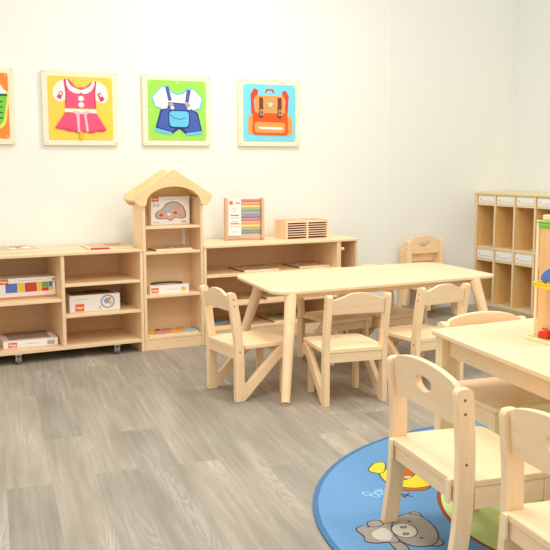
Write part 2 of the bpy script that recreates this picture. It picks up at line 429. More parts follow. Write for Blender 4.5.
def backpack(t):
    p = Pr()
    p.s(N([(.42, .2), (.44, .145), (.55, .145), (.58, .2), (.55, .2), (.53, .17), (.46, .17), (.45, .2)]), BAGR)
    p.s(N([(.19, .22), (.25, .14), (.31, .17), (.30, .26), (.24, .30), (.25, .52), (.20, .52)]), BAGR); p.s(N([(.81, .24), (.76, .16), (.70, .18), (.71, .26), (.76, .31), (.74, .54), (.79, .54)]), BAGR)
    p.s(round_poly(N([(.15, .53), (.86, .54), (.88, .83), (.14, .82)]), .03, 4), BAGL)
    p.s(round_poly(N([(.22, .46), (.79, .47), (.80, .84), (.21, .83)]), .028, 4), BAGO)
    p.s(round_poly(N([(.26, .24), (.74, .245), (.75, .51), (.25, .50)]), .018, 3), BAGL)
    p.s(round_poly(N([(.25, .635), (.75, .645), (.75, .80), (.25, .80)]), .022, 4), BAGL)
    p.s(N([(.30, .71), (.70, .715), (.71, .735), (.68, .75), (.36, .745), (.31, .73)]), CLOTHW)
    c = N([(.505, .375)])[0]; p.s(ell(c[0], c[1], .030, .030, 20), BUCK)
    st = [(c[0] + (.024 if i % 2 == 0 else .011) * math.sin(i * PI / 5), c[1] + (.024 if i % 2 == 0 else .011) * math.cos(i * PI / 5)) for i in range(10)]
    p.s(st, STAR)
    for x in (.355, .655):
        p.s(N([(x - .03, .27), (x + .03, .275), (x + .035, .56), (x + .01, .58), (x - .035, .575)]), BROWN)
        p.s(N([(x - .02, .45), (x + .035, .455), (x + .04, .54), (x - .02, .54)]), BUCK)
        p.s(N([(x - .005, .475), (x + .02, .475), (x + .025, .52), (x - .005, .52)]), BROWN)
    p.mb.build('backpack_print', t)
def socks(t):
    p = Pr()
    for dx in (.11, -.25):
        q = lambda L: N([(x + dx, y) for x, y in L])
        p.s(q([(.60, .28), (.80, .31), (.82, .40), (.80, .55), (.77, .72), (.70, .80), (.62, .80), (.57, .62)]), STAR, 4)
        p.s(q([(.60, .29), (.78, .32), (.79, .42), (.77, .56), (.74, .70), (.68, .77), (.62, .77), (.58, .60)]), SOCK, 4)
        p.s(q([(.58, .26), (.70, .20), (.79, .33), (.79, .37), (.58, .37)]), CLOTHW)
        p.s(q([(.57, .345), (.80, .345), (.80, .375), (.57, .375)]), DGRN)
        for k in range(4):
            p.s(q([(.66, .44 + k * .07), (.74, .44 + k * .07), (.74, .455 + k * .07), (.66, .455 + k * .07)]), DGRN)
    p.mb.build('socks_print', t)
picture(.79, 1.429, rgb(250, 138, 52), 'orange picture with green socks cut off by the left edge', socks)
picture(1.404, 1.426, rgb(254, 208, 76), 'yellow picture of a pink dress with white collar and ribbon', dress)
picture(2.018, 1.428, rgb(158, 222, 84), 'green picture of blue overalls over a white T-shirt', overalls)
picture(2.67, 1.428, rgb(126, 216, 236), 'light blue picture of an orange backpack with a star', backpack)

# ================================================================== shelves
YF, YB = 4.81, 5.225
def plank_part(name, parent, x0, x1, y0, y1, z0, z1, mat=None, bevel=.0025):
    return bx(name, parent, x0, x1, y0, y1, z0, z1, mat or WX, bevel)
def caster(parent, x, y):
    c = MB()
    c.box(x - .016, x + .016, y - .016, y + .016, .052, .058, CHROME)
    c.box(x - .013, x - .010, y - .012, y + .014, .018, .053, CHROME); c.box(x + .010, x + .013, y - .012, y + .014, .018, .053, CHROME)
    c.tube((x - .016, y, .022), (x + .016, y, .022), .006, .006, CHROME, 10)
    o = c.build('caster', parent, 0)
    MB().tube((x - .0095, y, .0215), (x + .0095, y, .0215), .0215, .0215, RUBBER, 20).build('wheel', o, .002)
# --- low shelf at the left
t = empty('low_shelf', (0, 0, 0)); tag(t, 'low open wooden shelf on casters at the left end, left of the house-shaped shelf', 'shelf')
plank_part('top_panel', t, .66, 1.629, YF - .004, YB, .590, .606)
plank_part('bottom_panel', t, .68, 1.611, YF, YB - .01, .058, .078)
plank_part('side_panel', t, 1.611, 1.629, YF, YB, .0, .589, WZ)
plank_part('side_panel', t, .662, .680, YF, YB, .0, .589, WZ)
plank_part('divider', t, 1.152, 1.172, YF + .002, YB - .01, .0785, .5895, WZ)
plank_part('shelf_board', t, .6805, 1.1515, YF + .003, YB - .01, .331, .349)
plank_part('shelf_board', t, 1.1725, 1.6105, YF + .003, YB - .01, .412, .428)
plank_part('shelf_board', t, 1.1725, 1.6105, YF + .003, YB - .01, .236, .252)
bx('back_panel', t, .6805, 1.6105, YB - .009, YB - .001, .058, .5895, BACK, 0)
for cx_ in (.905, 1.467): caster(t, cx_, 4.832)
for cx_ in (.905, 1.467): caster(t, cx_, 5.17)
# --- the house shelf
t = empty('house_shelf', (0, 0, 0)); tag(t, 'tall narrow wooden shelf shaped like a house with an arched gable', 'shelf')
HX0, HX1, YH = 1.631, 2.009, 4.99
plank_part('side_panel', t, HX0, HX0 + .018, YF, YH, 0, .90, WZ)
plank_part('side_panel', t, HX1 - .018, HX1, YF, YH, 0, .90, WZ)
for z in (.734, .585, .328, .079):
    plank_part('shelf_board', t, HX0 + .0185, HX1 - .0185, YF + .002, YH - .01, z - .016, z)
bx('back_panel', t, HX0 + .0185, HX1 - .0185, YH - .009, YH - .001, .02, .93, BACK, 0)
plank_part('plinth', t, HX0 + .0185, HX1 - .0185, YF + .003, YF + .02, 0, .0625)
bx('white_strip', t, 1.940, 1.958, YH - .0125, YH - .0092, .605, .716, WHITE, 0)['label'] = 'narrow white strip'  # narrow upright white strip against the back panel
HC = 1.82
def gable(arch):
    pk, ex, ez, lx, lz = 1.066, .240, .908, .203, .852
    top = [(HC + ex + .006, ez - .018), (HC + ex - .006, ez + .012), (HC + .022, pk - .014), (HC, pk), (HC - .022, pk - .014), (HC - ex + .006, ez + .012), (HC - ex - .006, ez - .018), (HC - lx - .008, lz), (HC - lx + .012, lz - .002)]
    r = [.012, .012, .01, .012, .01, .012, .012, .012, .012]
    P = round_poly(top, r, 3)
    if arch:
        for i in range(19):
            a = PI - PI * i / 18
            P.append((HC + .168 * math.cos(a), .862 + .102 * math.sin(a) ** .9))
    P += round_poly([(HC + lx - .012, lz - .002), (HC + lx + .008, lz)], 0)
    return P
MB().prism(gable(True), XZ, HW, YF - .018, YF - .0005).build('gable', t, .002)
MB().prism(gable(False)[:-2] + [(HC + .19, .875)], XZ, HW, YH - .018, YH - .0005).build('gable', t, .002)
for s in (-1, 1):
    a = (HC + s * .002, 1.046); b = (HC + s * .232, .887)
    n = Vector((b[1] - a[1], -(b[0] - a[0]))).normalized() * .014
    if n.y > 0: n = -n
    P = [a, b, (b[0] + n.x, b[1] + n.y), (a[0] + n.x * .2, a[1] + n.y * 1.3)]
    MB().prism(P, XZ, HW, YF + .0, YH - .0185).build('roof_panel', t)
# --- long shelf with the rounded end
t = empty('storage_shelf', (0, 0, 0)); tag(t, 'long low wooden shelf with a rounded right end behind the long table', 'shelf')
SX0, SX1, SE = 2.011, 2.965, 3.125
tp = round_poly([(SX0, YF - .004), (SE, YF - .004), (SE, YB), (SX0, YB)], [0, .05, .05, 0], 8)
MB().prism(tp, XY, WX, .590, .606).build('top_panel', t, .003)
plank_part('side_panel', t, SX0, SX0 + .018, YF, YB, 0, .5895, WZ)
plank_part('side_panel', t, SX1 - .018, SX1, YF, YB, 0, .5895, WZ)
for z in (.424, .241, .091):
    plank_part('shelf_board', t, SX0 + .0185, SX1 - .0185, YF + .003, YB - .01, z - .016, z)
plank_part('plinth', t, SX0 + .0185, SX1 - .0185, YF + .004, YF + .02, 0, .0745)
bx('back_panel', t, SX0 + .0185, SX1 - .0185, YB - .009, YB - .001, .02, .5895, BACK, 0)
plank_part('side_panel', t, SX1 + .0005, SX1 + .0165, YF + .006, YB, 0, .5895, WZ)
plank_part('side_panel', t, SE - .034, SE - .018, YF + .006, YB, 0, .5895, WZ)
plank_part('cleat', t, SX1 + .017, SX1 + .042, YF + .008, YF + .026, .533, .552)
bx('back_panel', t, SX1 + .017, SE - .0345, YB - .009, YB - .001, .02, .5895, BACK, 0)
plank_part('shelf_board', t, SX1 + .017, SE - .0345, YF + .03, YB - .01, .075, .091)

# ------------------------------------------------------------------ packaging boxes and toys on the shelves
def pkg(label, x0, x1, z0, h, yfront, depth, rz=0.0, name='toy_box', logo=None):
    """white cardboard box; local x right, y back, z up, origin at the middle of its front lower edge"""
    w = x1 - x0
    t = empty(name, ((x0 + x1) / 2, yfront, z0 + .0003), rz)
    tag(t, label, 'box', 'boxed toys on the shelves')
    MB().box(-w / 2, w / 2, 0, depth, 0, h, WHITE).build('carton', t, .002)
    if logo:
        lx, lz, lw, lh = logo
        o = MB().box(lx - lw / 2, lx + lw / 2, -.0008, .0, lz - lh / 2, lz + lh / 2, ORANGE).build('logo_label', t)
        o['label'] = 'orange label with white lettering'
        l = bpy.data.objects.new('lettering', LOGO); COL.objects.link(l); l.parent = o
        l.location = (lx, -.0011, lz); l.rotation_euler = (PI / 2, 0, 0); l.scale = (lw / .058,) * 3
    return t
def decal(t, name, pts, mat, y=-.0008):
    return MB().prism(pts, XZ, mat, y, -.0001).build(name, t)
def rect(x0, x1, z0, z1): return [(x0, z0), (x1, z0), (x1, z1), (x0, z1)]
def topdecal(t, name, pts, mat, z):
    return MB().prism(pts, XY, mat, z + .0001, z + .0008).build(name, t)

# building-block box
t = pkg('long white box with a row of coloured blocks printed, upper shelf at far left', .795, 1.1495, .349, .114, 4.945, .14, 0, logo=(-.108, .097, .048, .030))
cols = [(-.100, -.036, BLUEP), (-.034, .004, YELP), (.006, .072, REDP), (.074, .098, YELP), (.100, .138, GRNP), (.140, .160, TEALP)]
for a, b, m in cols: decal(t, 'printed_block', rect(a, b, .034 if a < .09 else .056, .086), m)
decal(t, 'printed_block', rect(.100, .138, .034, .054), REDP); decal(t, 'printed_block', rect(.140, .164, .036, .054), YELP)
decal(t, 'printed_title', rect(-.03, .10, .0975, .1005), INK)
decal(t, 'orange_band', rect(-.177, .177, .0005, .010), plain('box_orange_edge', rgb(226, 150, 96), .5))  # orange strip along the lower front edge of the carton
for z in (.099, .084): decal(t, 'printed_spot', ell(.166, z, .006, .006, 12), DARKINK if z > .09 else KRAFT)
# clock / wheel toy box
t = pkg('white box with a carry handle and a round wheel printed, in the middle compartment', 1.212, 1.508, .252, .097, 4.885, .17, R(-1), logo=(-.09, .026, .052, .042))
decal(t, 'printed_title', rect(-.122, -.05, .072, .075), INK)
c = ell(.074, .052, .042, .040, 28); ci = ell(.074, .052, .033, .031, 28)
o = MB(); o.ring(c, ci, XZ, plain('wheel_grey', rgb(168, 164, 166), .5), -.0008, -.0001); o.prism(ell(.068, .056, .017, .017, 14), XZ, plain('wheel_blue', rgb(150, 168, 206), .5), -.0008, -.0001)
o.prism(ell(.090, .044, .012, .012, 12), XZ, plain('wheel_sand', rgb(226, 200, 150), .5), -.0008, -.0001); o.prism(ell(.086, .068, .008, .008, 12), XZ, plain('wheel_rose', rgb(206, 140, 130), .5), -.0008, -.0001); o.build('printed_wheel', t)
decal(t, 'printed_shape', rect(.02, .034, .012, .03), INK)
topdecal(t, 'window', round_poly([(-.13, .02), (.13, .02), (.13, .15), (-.13, .15)], .01, 2), plain('box_brown_window', rgb(150, 108, 88), .35), .097)
hp = ell(.03, .085, .075, .04, 20, 0, PI); MB().prism(hp, XY, DARKBOX, .098, .106).build('handle', t, .002)
# flat puzzle box on the bottom
t = pkg('flat white box with a clear window on the bottom shelf at far left', .838, 1.138, .0785, .042, 4.885, .19, R(-2.5), logo=(-.10, .019, .05, .026))
decal(t, 'printed_title', rect(-.03, .05, .019, .0225), INK); decal(t, 'printed_spot', rect(.09, .13, .008, .03), KRAFT)
topdecal(t, 'window', round_poly([(-.115, .03), (.115, .03), (.115, .17), (-.115, .17)], .008, 2), plain('grey_window', rgb(176, 160, 142), .25), .042)
o = MB(); o.box(-.125, .115, .176, .186, .0425, .056, plain('box_lid_brown', rgb(140, 100, 78), .5)); o.build('lid_flap', t, .001)
# car puzzle box
t = pkg('upright white box with a car-shaped cut-out in the top of the house shelf', 1.722, 1.967, .734, .168, 4.92, .045, 0, logo=(-.095, .154, .044, .030))
car = smooth_loop([(-.095, .045), (-.09, .075), (-.055, .095), (-.02, .13), (.03, .137), (.075, .115), (.095, .08), (.098, .045), (.07, .033), (.03, .04), (0, .022), (-.03, .035), (-.07, .033)], 5)
decal(t, 'car_window', car, plain('car_outline', rgb(140, 110, 96), .5), -.0008)
sc_ = [((x) * .92, (z - .08) * .90 + .08) for x, z in car]
decal(t, 'car_print', sc_, plain('car_fill', rgb(206, 178, 160), .4), -.0013)
decal(t, 'car_window_pane', smooth_loop([(-.05, .088), (-.015, .12), (.005, .12), (.0, .085)], 4), plain('pane_grey', rgb(176, 190, 196), .3), -.0018)
for x, z, m in ((-.06, .058, REDP), (.03, .07, REDP), (.06, .055, KRAFT), (-.01, .062, WHITE), (.045, .10, KRAFT)): decal(t, 'car_piece', ell(x, z, .012, .009, 12), m, -.0018)
decal(t, 'printed_title', rect(-.04, .03, .148, .151), INK)
for x in (-.10, -.078): decal(t, 'printed_spot', ell(x, .115, .009, .009, 14), INK)
decal(t, 'printed_title', rect(-.105, -.07, .012, .018), INK); decal(t, 'printed_title', rect(.07, .10, .014, .02), REDP)
# flat handled box
t = pkg('low white box with a brown rim on the third shelf of the house shelf', 1.685, 1.925, .328, .050, 4.852, .12, R(-4), logo=(-.09, .022, .044, .030))
decal(t, 'printed_title', rect(-.02, .05, .024, .027), INK); decal(t, 'printed_spot', ell(.085, .024, .017, .014, 14), YELP)
hp = ell(0, .06, .10, .055, 24, 0, PI); hq = ell(0, .06, .08, .035, 24, 0, PI)
MB().prism(hp + hq[::-1], XY, DARKBOX, .0502, .058).build('handle', t, .001)
topdecal(t, 'window', rect(-.09, .09, .015, .058), KRAFT, .050)

# flat wooden puzzles / trays
PZ = plain('puzzle_relief', rgb(186, 152, 124), .35, 0, .1, 60)
PZT = plain('puzzle_picture', rgb(206, 176, 142), .3, 0, .15, 40)
def puzzle(label, x0, x1, y0, y1, z, rz=0.0, red=False, pieces=None, name='puzzle_board', th=.011, seed=1, dark=True):
    w, d = x1 - x0, y1 - y0
    t = empty(name, ((x0 + x1) / 2, (y0 + y1) / 2, z + .0003), rz); tag(t, label, 'puzzle', 'flat puzzles on the shelves')
    MB().prism(round_poly(rect(-w / 2, w / 2, -d / 2, d / 2), .008, 2), XY, EDGE, 0, th).build('board', t, .0015)
    MB().prism(round_poly(rect(-w / 2 + .014, w / 2 - .014, -d / 2 + .014, d / 2 - .014), .006, 2), XY, PZT, th, th + .0012).build('picture', t)
    if red: MB().box(-w / 2 + .01, -w / 2 + .12, -d / 2 - .0012, -d / 2 - .0001, .001, th - .001, RED).build('red_strip', t)
    if dark: MB().box(-w / 2 - .0014, -w / 2 - .0002, -d / 2 + .006, d / 2 - .006, .001, th - .001, HOLE).build('dark_edge', t)
    rng = random.Random(seed)
    for (cx, cy, rr, m) in (pieces or []):
        pts = smooth_loop([(cx + rr * rng.uniform(.75, 1.2) * math.cos(a), cy + rr * rng.uniform(.6, 1) * math.sin(a)) for a in [2 * PI * i / 7 for i in range(7)]], 4)
        MB().prism(pts, XY, m, th + .0012, th + .008).build('piece', t, .0015)
    return t
brn = [(-.06, .0, .03, PZ), (.0, .03, .032, PZ), (.05, -.01, .034, PZ), (-.01, -.04, .026, PZ), (.08, .04, .02, PZ)]
whiteish = plain('white_gloss_piece', rgb(246, 244, 240), .2)
puzzle('flat board with white gloss pieces on top of the low left shelf', .80, 1.085, 4.925, 5.19, .606, 0, th=.016, pieces=[(-.02, -.06, .03, whiteish), (.06, -.05, .028, whiteish), (.03, .05, .04, PZT)], seed=3, dark=False)
puzzle('thin board with a red edge strip on top of the low left shelf', 1.350, 1.612, 4.905, 5.17, .606, R(-4), red=True, seed=4, dark=False, pieces=[(.05, .03, .05, PZT)])
puzzle('flat puzzle with raised pieces on the second shelf of the house shelf', 1.72, 1.95, 4.835, 4.975, .585, 0, pieces=brn, seed=5)
puzzle('flat puzzle on the top shelf of the long shelf, left of two', 2.30, 2.545, 4.85, 5.10, .424, 0, pieces=brn, seed=6)
puzzle('flat puzzle on the top shelf of the long shelf, right of two', 2.70, 2.93, 4.87, 5.12, .424, 0, pieces=brn, seed=7)
puzzle('flat puzzle on the middle shelf of the long shelf, left of two', 2.12, 2.36, 4.86, 5.10, .241, 0, pieces=brn, seed=8)
puzzle('flat puzzle on the middle shelf of the long shelf, right of two', 2.46, 2.70, 4.86, 5.12, .241, 0, pieces=brn, seed=9)
gp = plain('puzzle_green', rgb(128, 160, 70), .4); bp = plain('puzzle_light_blue', rgb(140, 196, 222), .4); yp = plain('puzzle_yellow', rgb(240, 204, 50), .4)
pp = plain('puzzle_pink', rgb(226, 140, 146), .4); op = plain('puzzle_orange', rgb(238, 166, 70), .4); vp = plain('puzzle_violet', rgb(120, 100, 150), .4)
puzzle('puzzle with green and yellow pieces on the lowest shelf of the long shelf', 2.50, 2.78, 4.835, 5.09, .091, 0, pieces=[(-.07, .03, .045, gp), (.0, .05, .035, vp), (.05, -.03, .05, yp), (-.03, -.05, .04, gp), (.1, .05, .03, yp)], seed=10)
puzzle('puzzle with light blue pieces on the lowest shelf of the long shelf', 2.05, 2.24, 4.84, 5.05, .091, 0, pieces=[(-.04, -.03, .05, bp), (.04, .02, .045, bp), (.0, .07, .03, TEALP)], seed=11, dark=False)
puzzle('puzzle with pink, orange and blue pieces at the bottom of the house shelf', 1.66, 1.98, 4.825, 4.978, .079, 0, pieces=[(-.06, -.03, .05, pp), (.03, -.035, .045, op), (.11, -.035, .045, bp), (-.12, .0, .035, yp), (.08, .03, .03, op), (.0, .04, .035, pp), (-.06, .05, .02, REDP), (.12, .04, .03, yp)], seed=12, dark=False)

# abacus
t = empty('abacus', (2.405, 5.075, .606), R(-14)); tag(t, 'wooden abacus with rows of rainbow beads and a white card on the long shelf', 'abacus')
SIDE = wood('abacus_wood', 2, rgb(226, 190, 158), rgb(214, 172, 138), .5, tint=.01)
for s in (-1, 1): MB().prism(round_poly(rect(-.035, .035, .0003, .272), .012, 3), YZ, SIDE, s * .118 - .008, s * .118 + .008).build('side_post', t, .002)
MB().box(-.1098, .1098, -.02, .02, .012, .028, SIDE).build('base_bar', t, .002)
bc = [rgb(206, 62, 66), rgb(240, 146, 60), rgb(246, 210, 56), rgb(112, 160, 78), rgb(150, 156, 166), rgb(96, 106, 160), rgb(206, 84, 84), rgb(238, 150, 92), rgb(246, 206, 74), rgb(140, 168, 86), rgb(104, 104, 150)]
bc = [tuple(a * .78 + .2 for a in c[:3]) + (1,) for c in bc]
for i, c in enumerate(bc):
    z = .254 - i * .0205; m = plain('bead_%d' % i, c, .4)
    r = MB().tube((-.1098, .0, z), (.1098, .0, z), .002, .002, ZINC, 6).build('rod', t)
    b_ = MB()
    for k in range(10):
        x = .100 - k * .0124
        b_.tube((x - .0058, 0, z), (x + .0058, 0, z), .0096, .0096, m, 10)
    b_.build('bead_row', r)
MB().box(-.108, -.024, -.0262, -.0250, .030, .268, WHITE).build('card', t)
MB().box(-.1, -.078, -.0272, -.0263, .230, .252, ORANGE).build('logo_label', t)
for i, (z, w_) in enumerate(((.236, .03), (.20, .03), (.185, .02), (.158, .055), (.142, .06), (.118, .04), (.104, .058), (.086, .06), (.052, .03))):
    MB().box(-.066 - w_ / 2 + (.02 if i == 0 else 0), -.066 + w_ / 2 + (.02 if i == 0 else 0), -.0272, -.0263, z, z + .006, INK if i % 3 else REDP).build('printed_line', t)
# slatted rack
t = empty('slat_rack', (2.822, 4.98, .606), 0); tag(t, 'low wooden rack of two columns of thin slats on the long shelf', 'rack')
for s in (-1, 1): MB().box(s * .154 - .006, s * .154 + .006, 0, .16, .0003, .122, WZ).build('side_panel', t, .0015)
MB().box(-.006, .006, .0, .16, .0003, .118, EDGE).build('middle_post', t, .001)
MB().box(-.1478, .1478, .155, .16, .0003, .12, BACK).build('back_panel', t)
SLAT = wood('slat_wood', 0, rgb(240, 212, 186), rgb(228, 194, 164), .5, tint=.03)
for s in (-1, 1):
    for k in range(7):
        z = .012 + k * .0152
        MB().box(s * .077 - .0705, s * .077 + .0705, .003, .150, z, z + .0065, SLAT).build('slat', t, .001)

# ================================================================== lockers on the right wall
t = empty('cubby_locker', (0, 0, 0)); tag(t, 'wooden cubby locker with two rows of open compartments and name cards on right wall', 'locker')
LX0, LX1, LY1, NC, CW = 4.455, 4.795, 5.246, 5, .2075
LY0 = LY1 - .018 - NC * CW
bx('top_panel', t, LX0 - .004, LX1, LY0, LY1, .857, .875, LKE, .002)
bx('bottom_panel', t, LX0 + .004, LX1, LY0 + .018, LY1 - .018, .014, .032, LKE, .002)
bx('middle_panel', t, LX0 + .004, LX1, LY0 + .018, LY1 - .018, .447, .463, LKE, .002)
bx('plinth', t, LX0 + .012, LX0 + .028, LY0 + .018, LY1 - .018, 0, .0135, LKE, .001)
bx('back_panel', t, LX1 - .008, LX1 - .0005, LY0 + .018, LY1 - .018, .0325, .8565, LKW, 0)
for k in range(NC + 1):
    y = LY1 - .009 - k * CW
    nm = 'side_panel' if k in (0, NC) else 'divider'
    if nm == 'side_panel':
        d = bx(nm, t, LX0 + .0045, LX1, y - .009, y + .009, 0, .8568, LKW, .002)
        bx('front_edge', d, LX0, LX0 + .0042, y - .009, y + .009, 0, .8568, LKE, .001)
    else:
        for z0, z1 in ((.0325, .4465), (.4635, .8565)):
            d = bx(nm, t, LX0 + .0055, LX1 - .0085, y - .0085, y + .0085, z0, z1, LKW, 0)
            bx('front_edge', d, LX0 + .001, LX0 + .005, y - .0085, y + .0085, z0, z1, LKE, .001)
for k in range(NC):
    yb = LY1 - .018 - k * CW; ya = yb - CW + .018 if k < NC - 1 else yb - CW + .009
    for z0, z1 in ((.774, .8565), (.352, .4465)):
        r = bx('card_rail', t, LX0 + .008, LX0 + .022, ya - .006, yb - .003, z0, z1, LKE, .001)
        c = bx('name_card', r, LX0 + .0065, LX0 + .0078, ya + .006, yb - .014, z0 + .022, z1 - .013, PAPER, 0)
        c['label'] = 'white name card'
        # printed line and small mark on the card
        m = MB(); zc = (z0 + z1) / 2 + .004
        m.box(LX0 + .0056, LX0 + .0064, ya + .02, yb - .055, zc - .014, zc - .009, INK)
        m.tube((LX0 + .0056, yb - .036, zc - .002), (LX0 + .0064, yb - .036, zc - .002), .009, .009, INK, 12)
        m.build('print', r)

# ================================================================== tables
def rect_leg(name, parent, x0, x1, y0, y1, z0, z1): return bx(name, parent, x0, x1, y0, y1, z0, z1, WZ, .004)
t = empty('long_table', (0, 0, 0)); tag(t, 'long pale wooden table with round splayed legs in front of the shelves', 'table')
tp = round_poly([(1.838, 3.545), (3.20, 3.565), (3.275, 4.235), (1.95, 4.275)], [.12, .075, .12, .13], 10)
MB().prism(tp, XY, TOP, .484, .500).build('tabletop', t, .004, 3)
for (fx, fy, tx, ty) in ((1.822, 3.418, 1.935, 3.575), (1.915, 4.19, 2.05, 4.12), (3.12, 3.45, 3.03, 3.56), (3.25, 4.28, 3.13, 4.14)):
    MB().tube((fx, fy, 0), (fx, fy, .010), .019, .021, KRAFT, 20).tube((fx, fy, .010), (tx, ty, .4835), .021, .029, WZ, 24).build('leg', t, .001)
ap = MB()
for x0, x1, y0, y1 in ((2.0, 3.06, 3.64, 3.658), (2.12, 3.14, 4.10, 4.118), (2.0, 2.018, 3.62, 4.11), (3.08, 3.098, 3.62, 4.11)): ap.box(x0, x1, y0, y1, .45, .4835, WX)
ap.build('under_frame', t, .001)

RZ = .0085      # everything standing on the rug
t = empty('square_table', (0, 0, 0)); tag(t, 'pale wooden table with a toy tower on it, cut off by the right edge', 'table')
q = [(1.925, 2.495), (1.69, 1.25), (2.31, 1.20), (2.56, 2.495)]
MB().prism(round_poly(q, .02, 5), XY, TOP, .482, .500).build('tabletop', t, .004, 3)
def lq(i, j, a, b):   # point inside the quad: a from the left edge, b from the far edge (metres)
    A, B, C, D = (Vector(p) for p in q)
    u = a / (D - A).length; v = b / (B - A).length
    return (A * (1 - u) + D * u) * (1 - v) + (B * (1 - u) + C * u) * v
WF, LF = .635, 1.267
for (a0, a1, b0, b1) in ((.016, .084, .014, .064), (WF - .1, WF - .016, .014, .064), (.016, .1, LF - .064, LF - .014), (WF - .1, WF - .016, LF - .064, LF - .014)):
    P = [tuple(lq(0, 0, a, b)) for a, b in ((a0, b0), (a1, b0), (a1, b1), (a0, b1))]
    MB().prism(P, XY, WZ, RZ, .4815).build('leg', t, .004)
def apron(a0, a1, b0, b1):
    P = [tuple(lq(0, 0, a, b)) for a, b in ((a0, b0), (a1, b0), (a1, b1), (a0, b1))]
    MB().prism(P, XY, WY, .408, .4815).build('apron', t, .002)
apron(.050, .068, .0645, LF - .0645); apron(WF - .068, WF - .05, .0645, LF - .0645)
apron(.0845, WF - .1005, .022, .04); apron(.1005, WF - .1005, LF - .04, LF - .022)

# ================================================================== chairs
def chair_wavy(name, k=1.0):
    """kindergarten chair with a K-shaped plywood side frame and a wavy top rail; faces local +y"""
    t = empty(name); W = .312; hw = W / 2; tk = .026
    lean = lambda z: -.135 * max(0, z - .27)
    side = [(0, 0), (.046, 0), (.235, .178), (.262, .192), (.292, .192), (.292, .2445), (.238, .2445), (.064, .083), (.047, .083), (.045, .245), (.044 + lean(.40), .40), (.038 + lean(.515), .515), (-.003 + lean(.515), .515), (.001, .27)]
    rad = [.004, .004, .03, .03, .004, .004, .01, .012, .010, .01, 0, .018, .018, .03]
    sp = [(a, b * k) for a, b in round_poly(side, rad, 5)]
    for s in (-1, 1):
        o = MB().prism(sp, YZ, WZ, s * hw - s * tk, s * hw).build('side_frame', t, .003)
        for z in (.452, .482):
            y = .02 + lean(z)
            MB().tube((s * (hw - .0005), y, z * k), (s * (hw + .0006), y, z * k), .0042, .0042, HOLE, 10).build('dowel', o)
        MB().tube((s * (hw - .0005), .022, .235 * k), (s * (hw + .0006), .022, .235 * k), .0042, .0042, HOLE, 10).build('dowel', o)
        # front leg, just inside the brace
        MB().box(s * (hw - tk - .0005), s * (hw - tk - .0265), .262, .296, 0, .2445 * k, WZ).build('leg', t, .004)
    ih = hw - tk - .0005
    seat = [(-ih, .003), (ih, .003), (ih, .050), (hw - .002, .052), (hw - .004, .30), (hw - .03, .322), (-hw + .03, .322), (-hw + .004, .30), (-hw + .002, .052), (-ih, .050)]
    MB().prism(round_poly(seat, [.003, .003, 0, .004, .02, .03, .03, .02, .004, 0], 4), XY, WY, .245 * k, .245 * k + .019).build('seat', t, .004, 3)
    bx('apron', t, -ih, ih, .006, .024, .200 * k, .2445 * k, WX, .002)
    bx('apron', t, -ih + .027, ih - .027, .270, .288, .195 * k, .2445 * k, WX, .002)
    tops = [(-ih, .492), (-ih * .8, .495), (-ih * .55, .507), (-ih * .3, .519), (0, .522), (ih * .3, .519), (ih * .55, .507), (ih * .8, .495), (ih, .492)]
    pr = [(-ih, .424), (ih, .424)] + tops[::-1]
    MB().prism(pr, lambda a, b, tt: (a, tt + lean(b), b * k), WX, .008, .026).build('back_rail', t, .003)
    return t

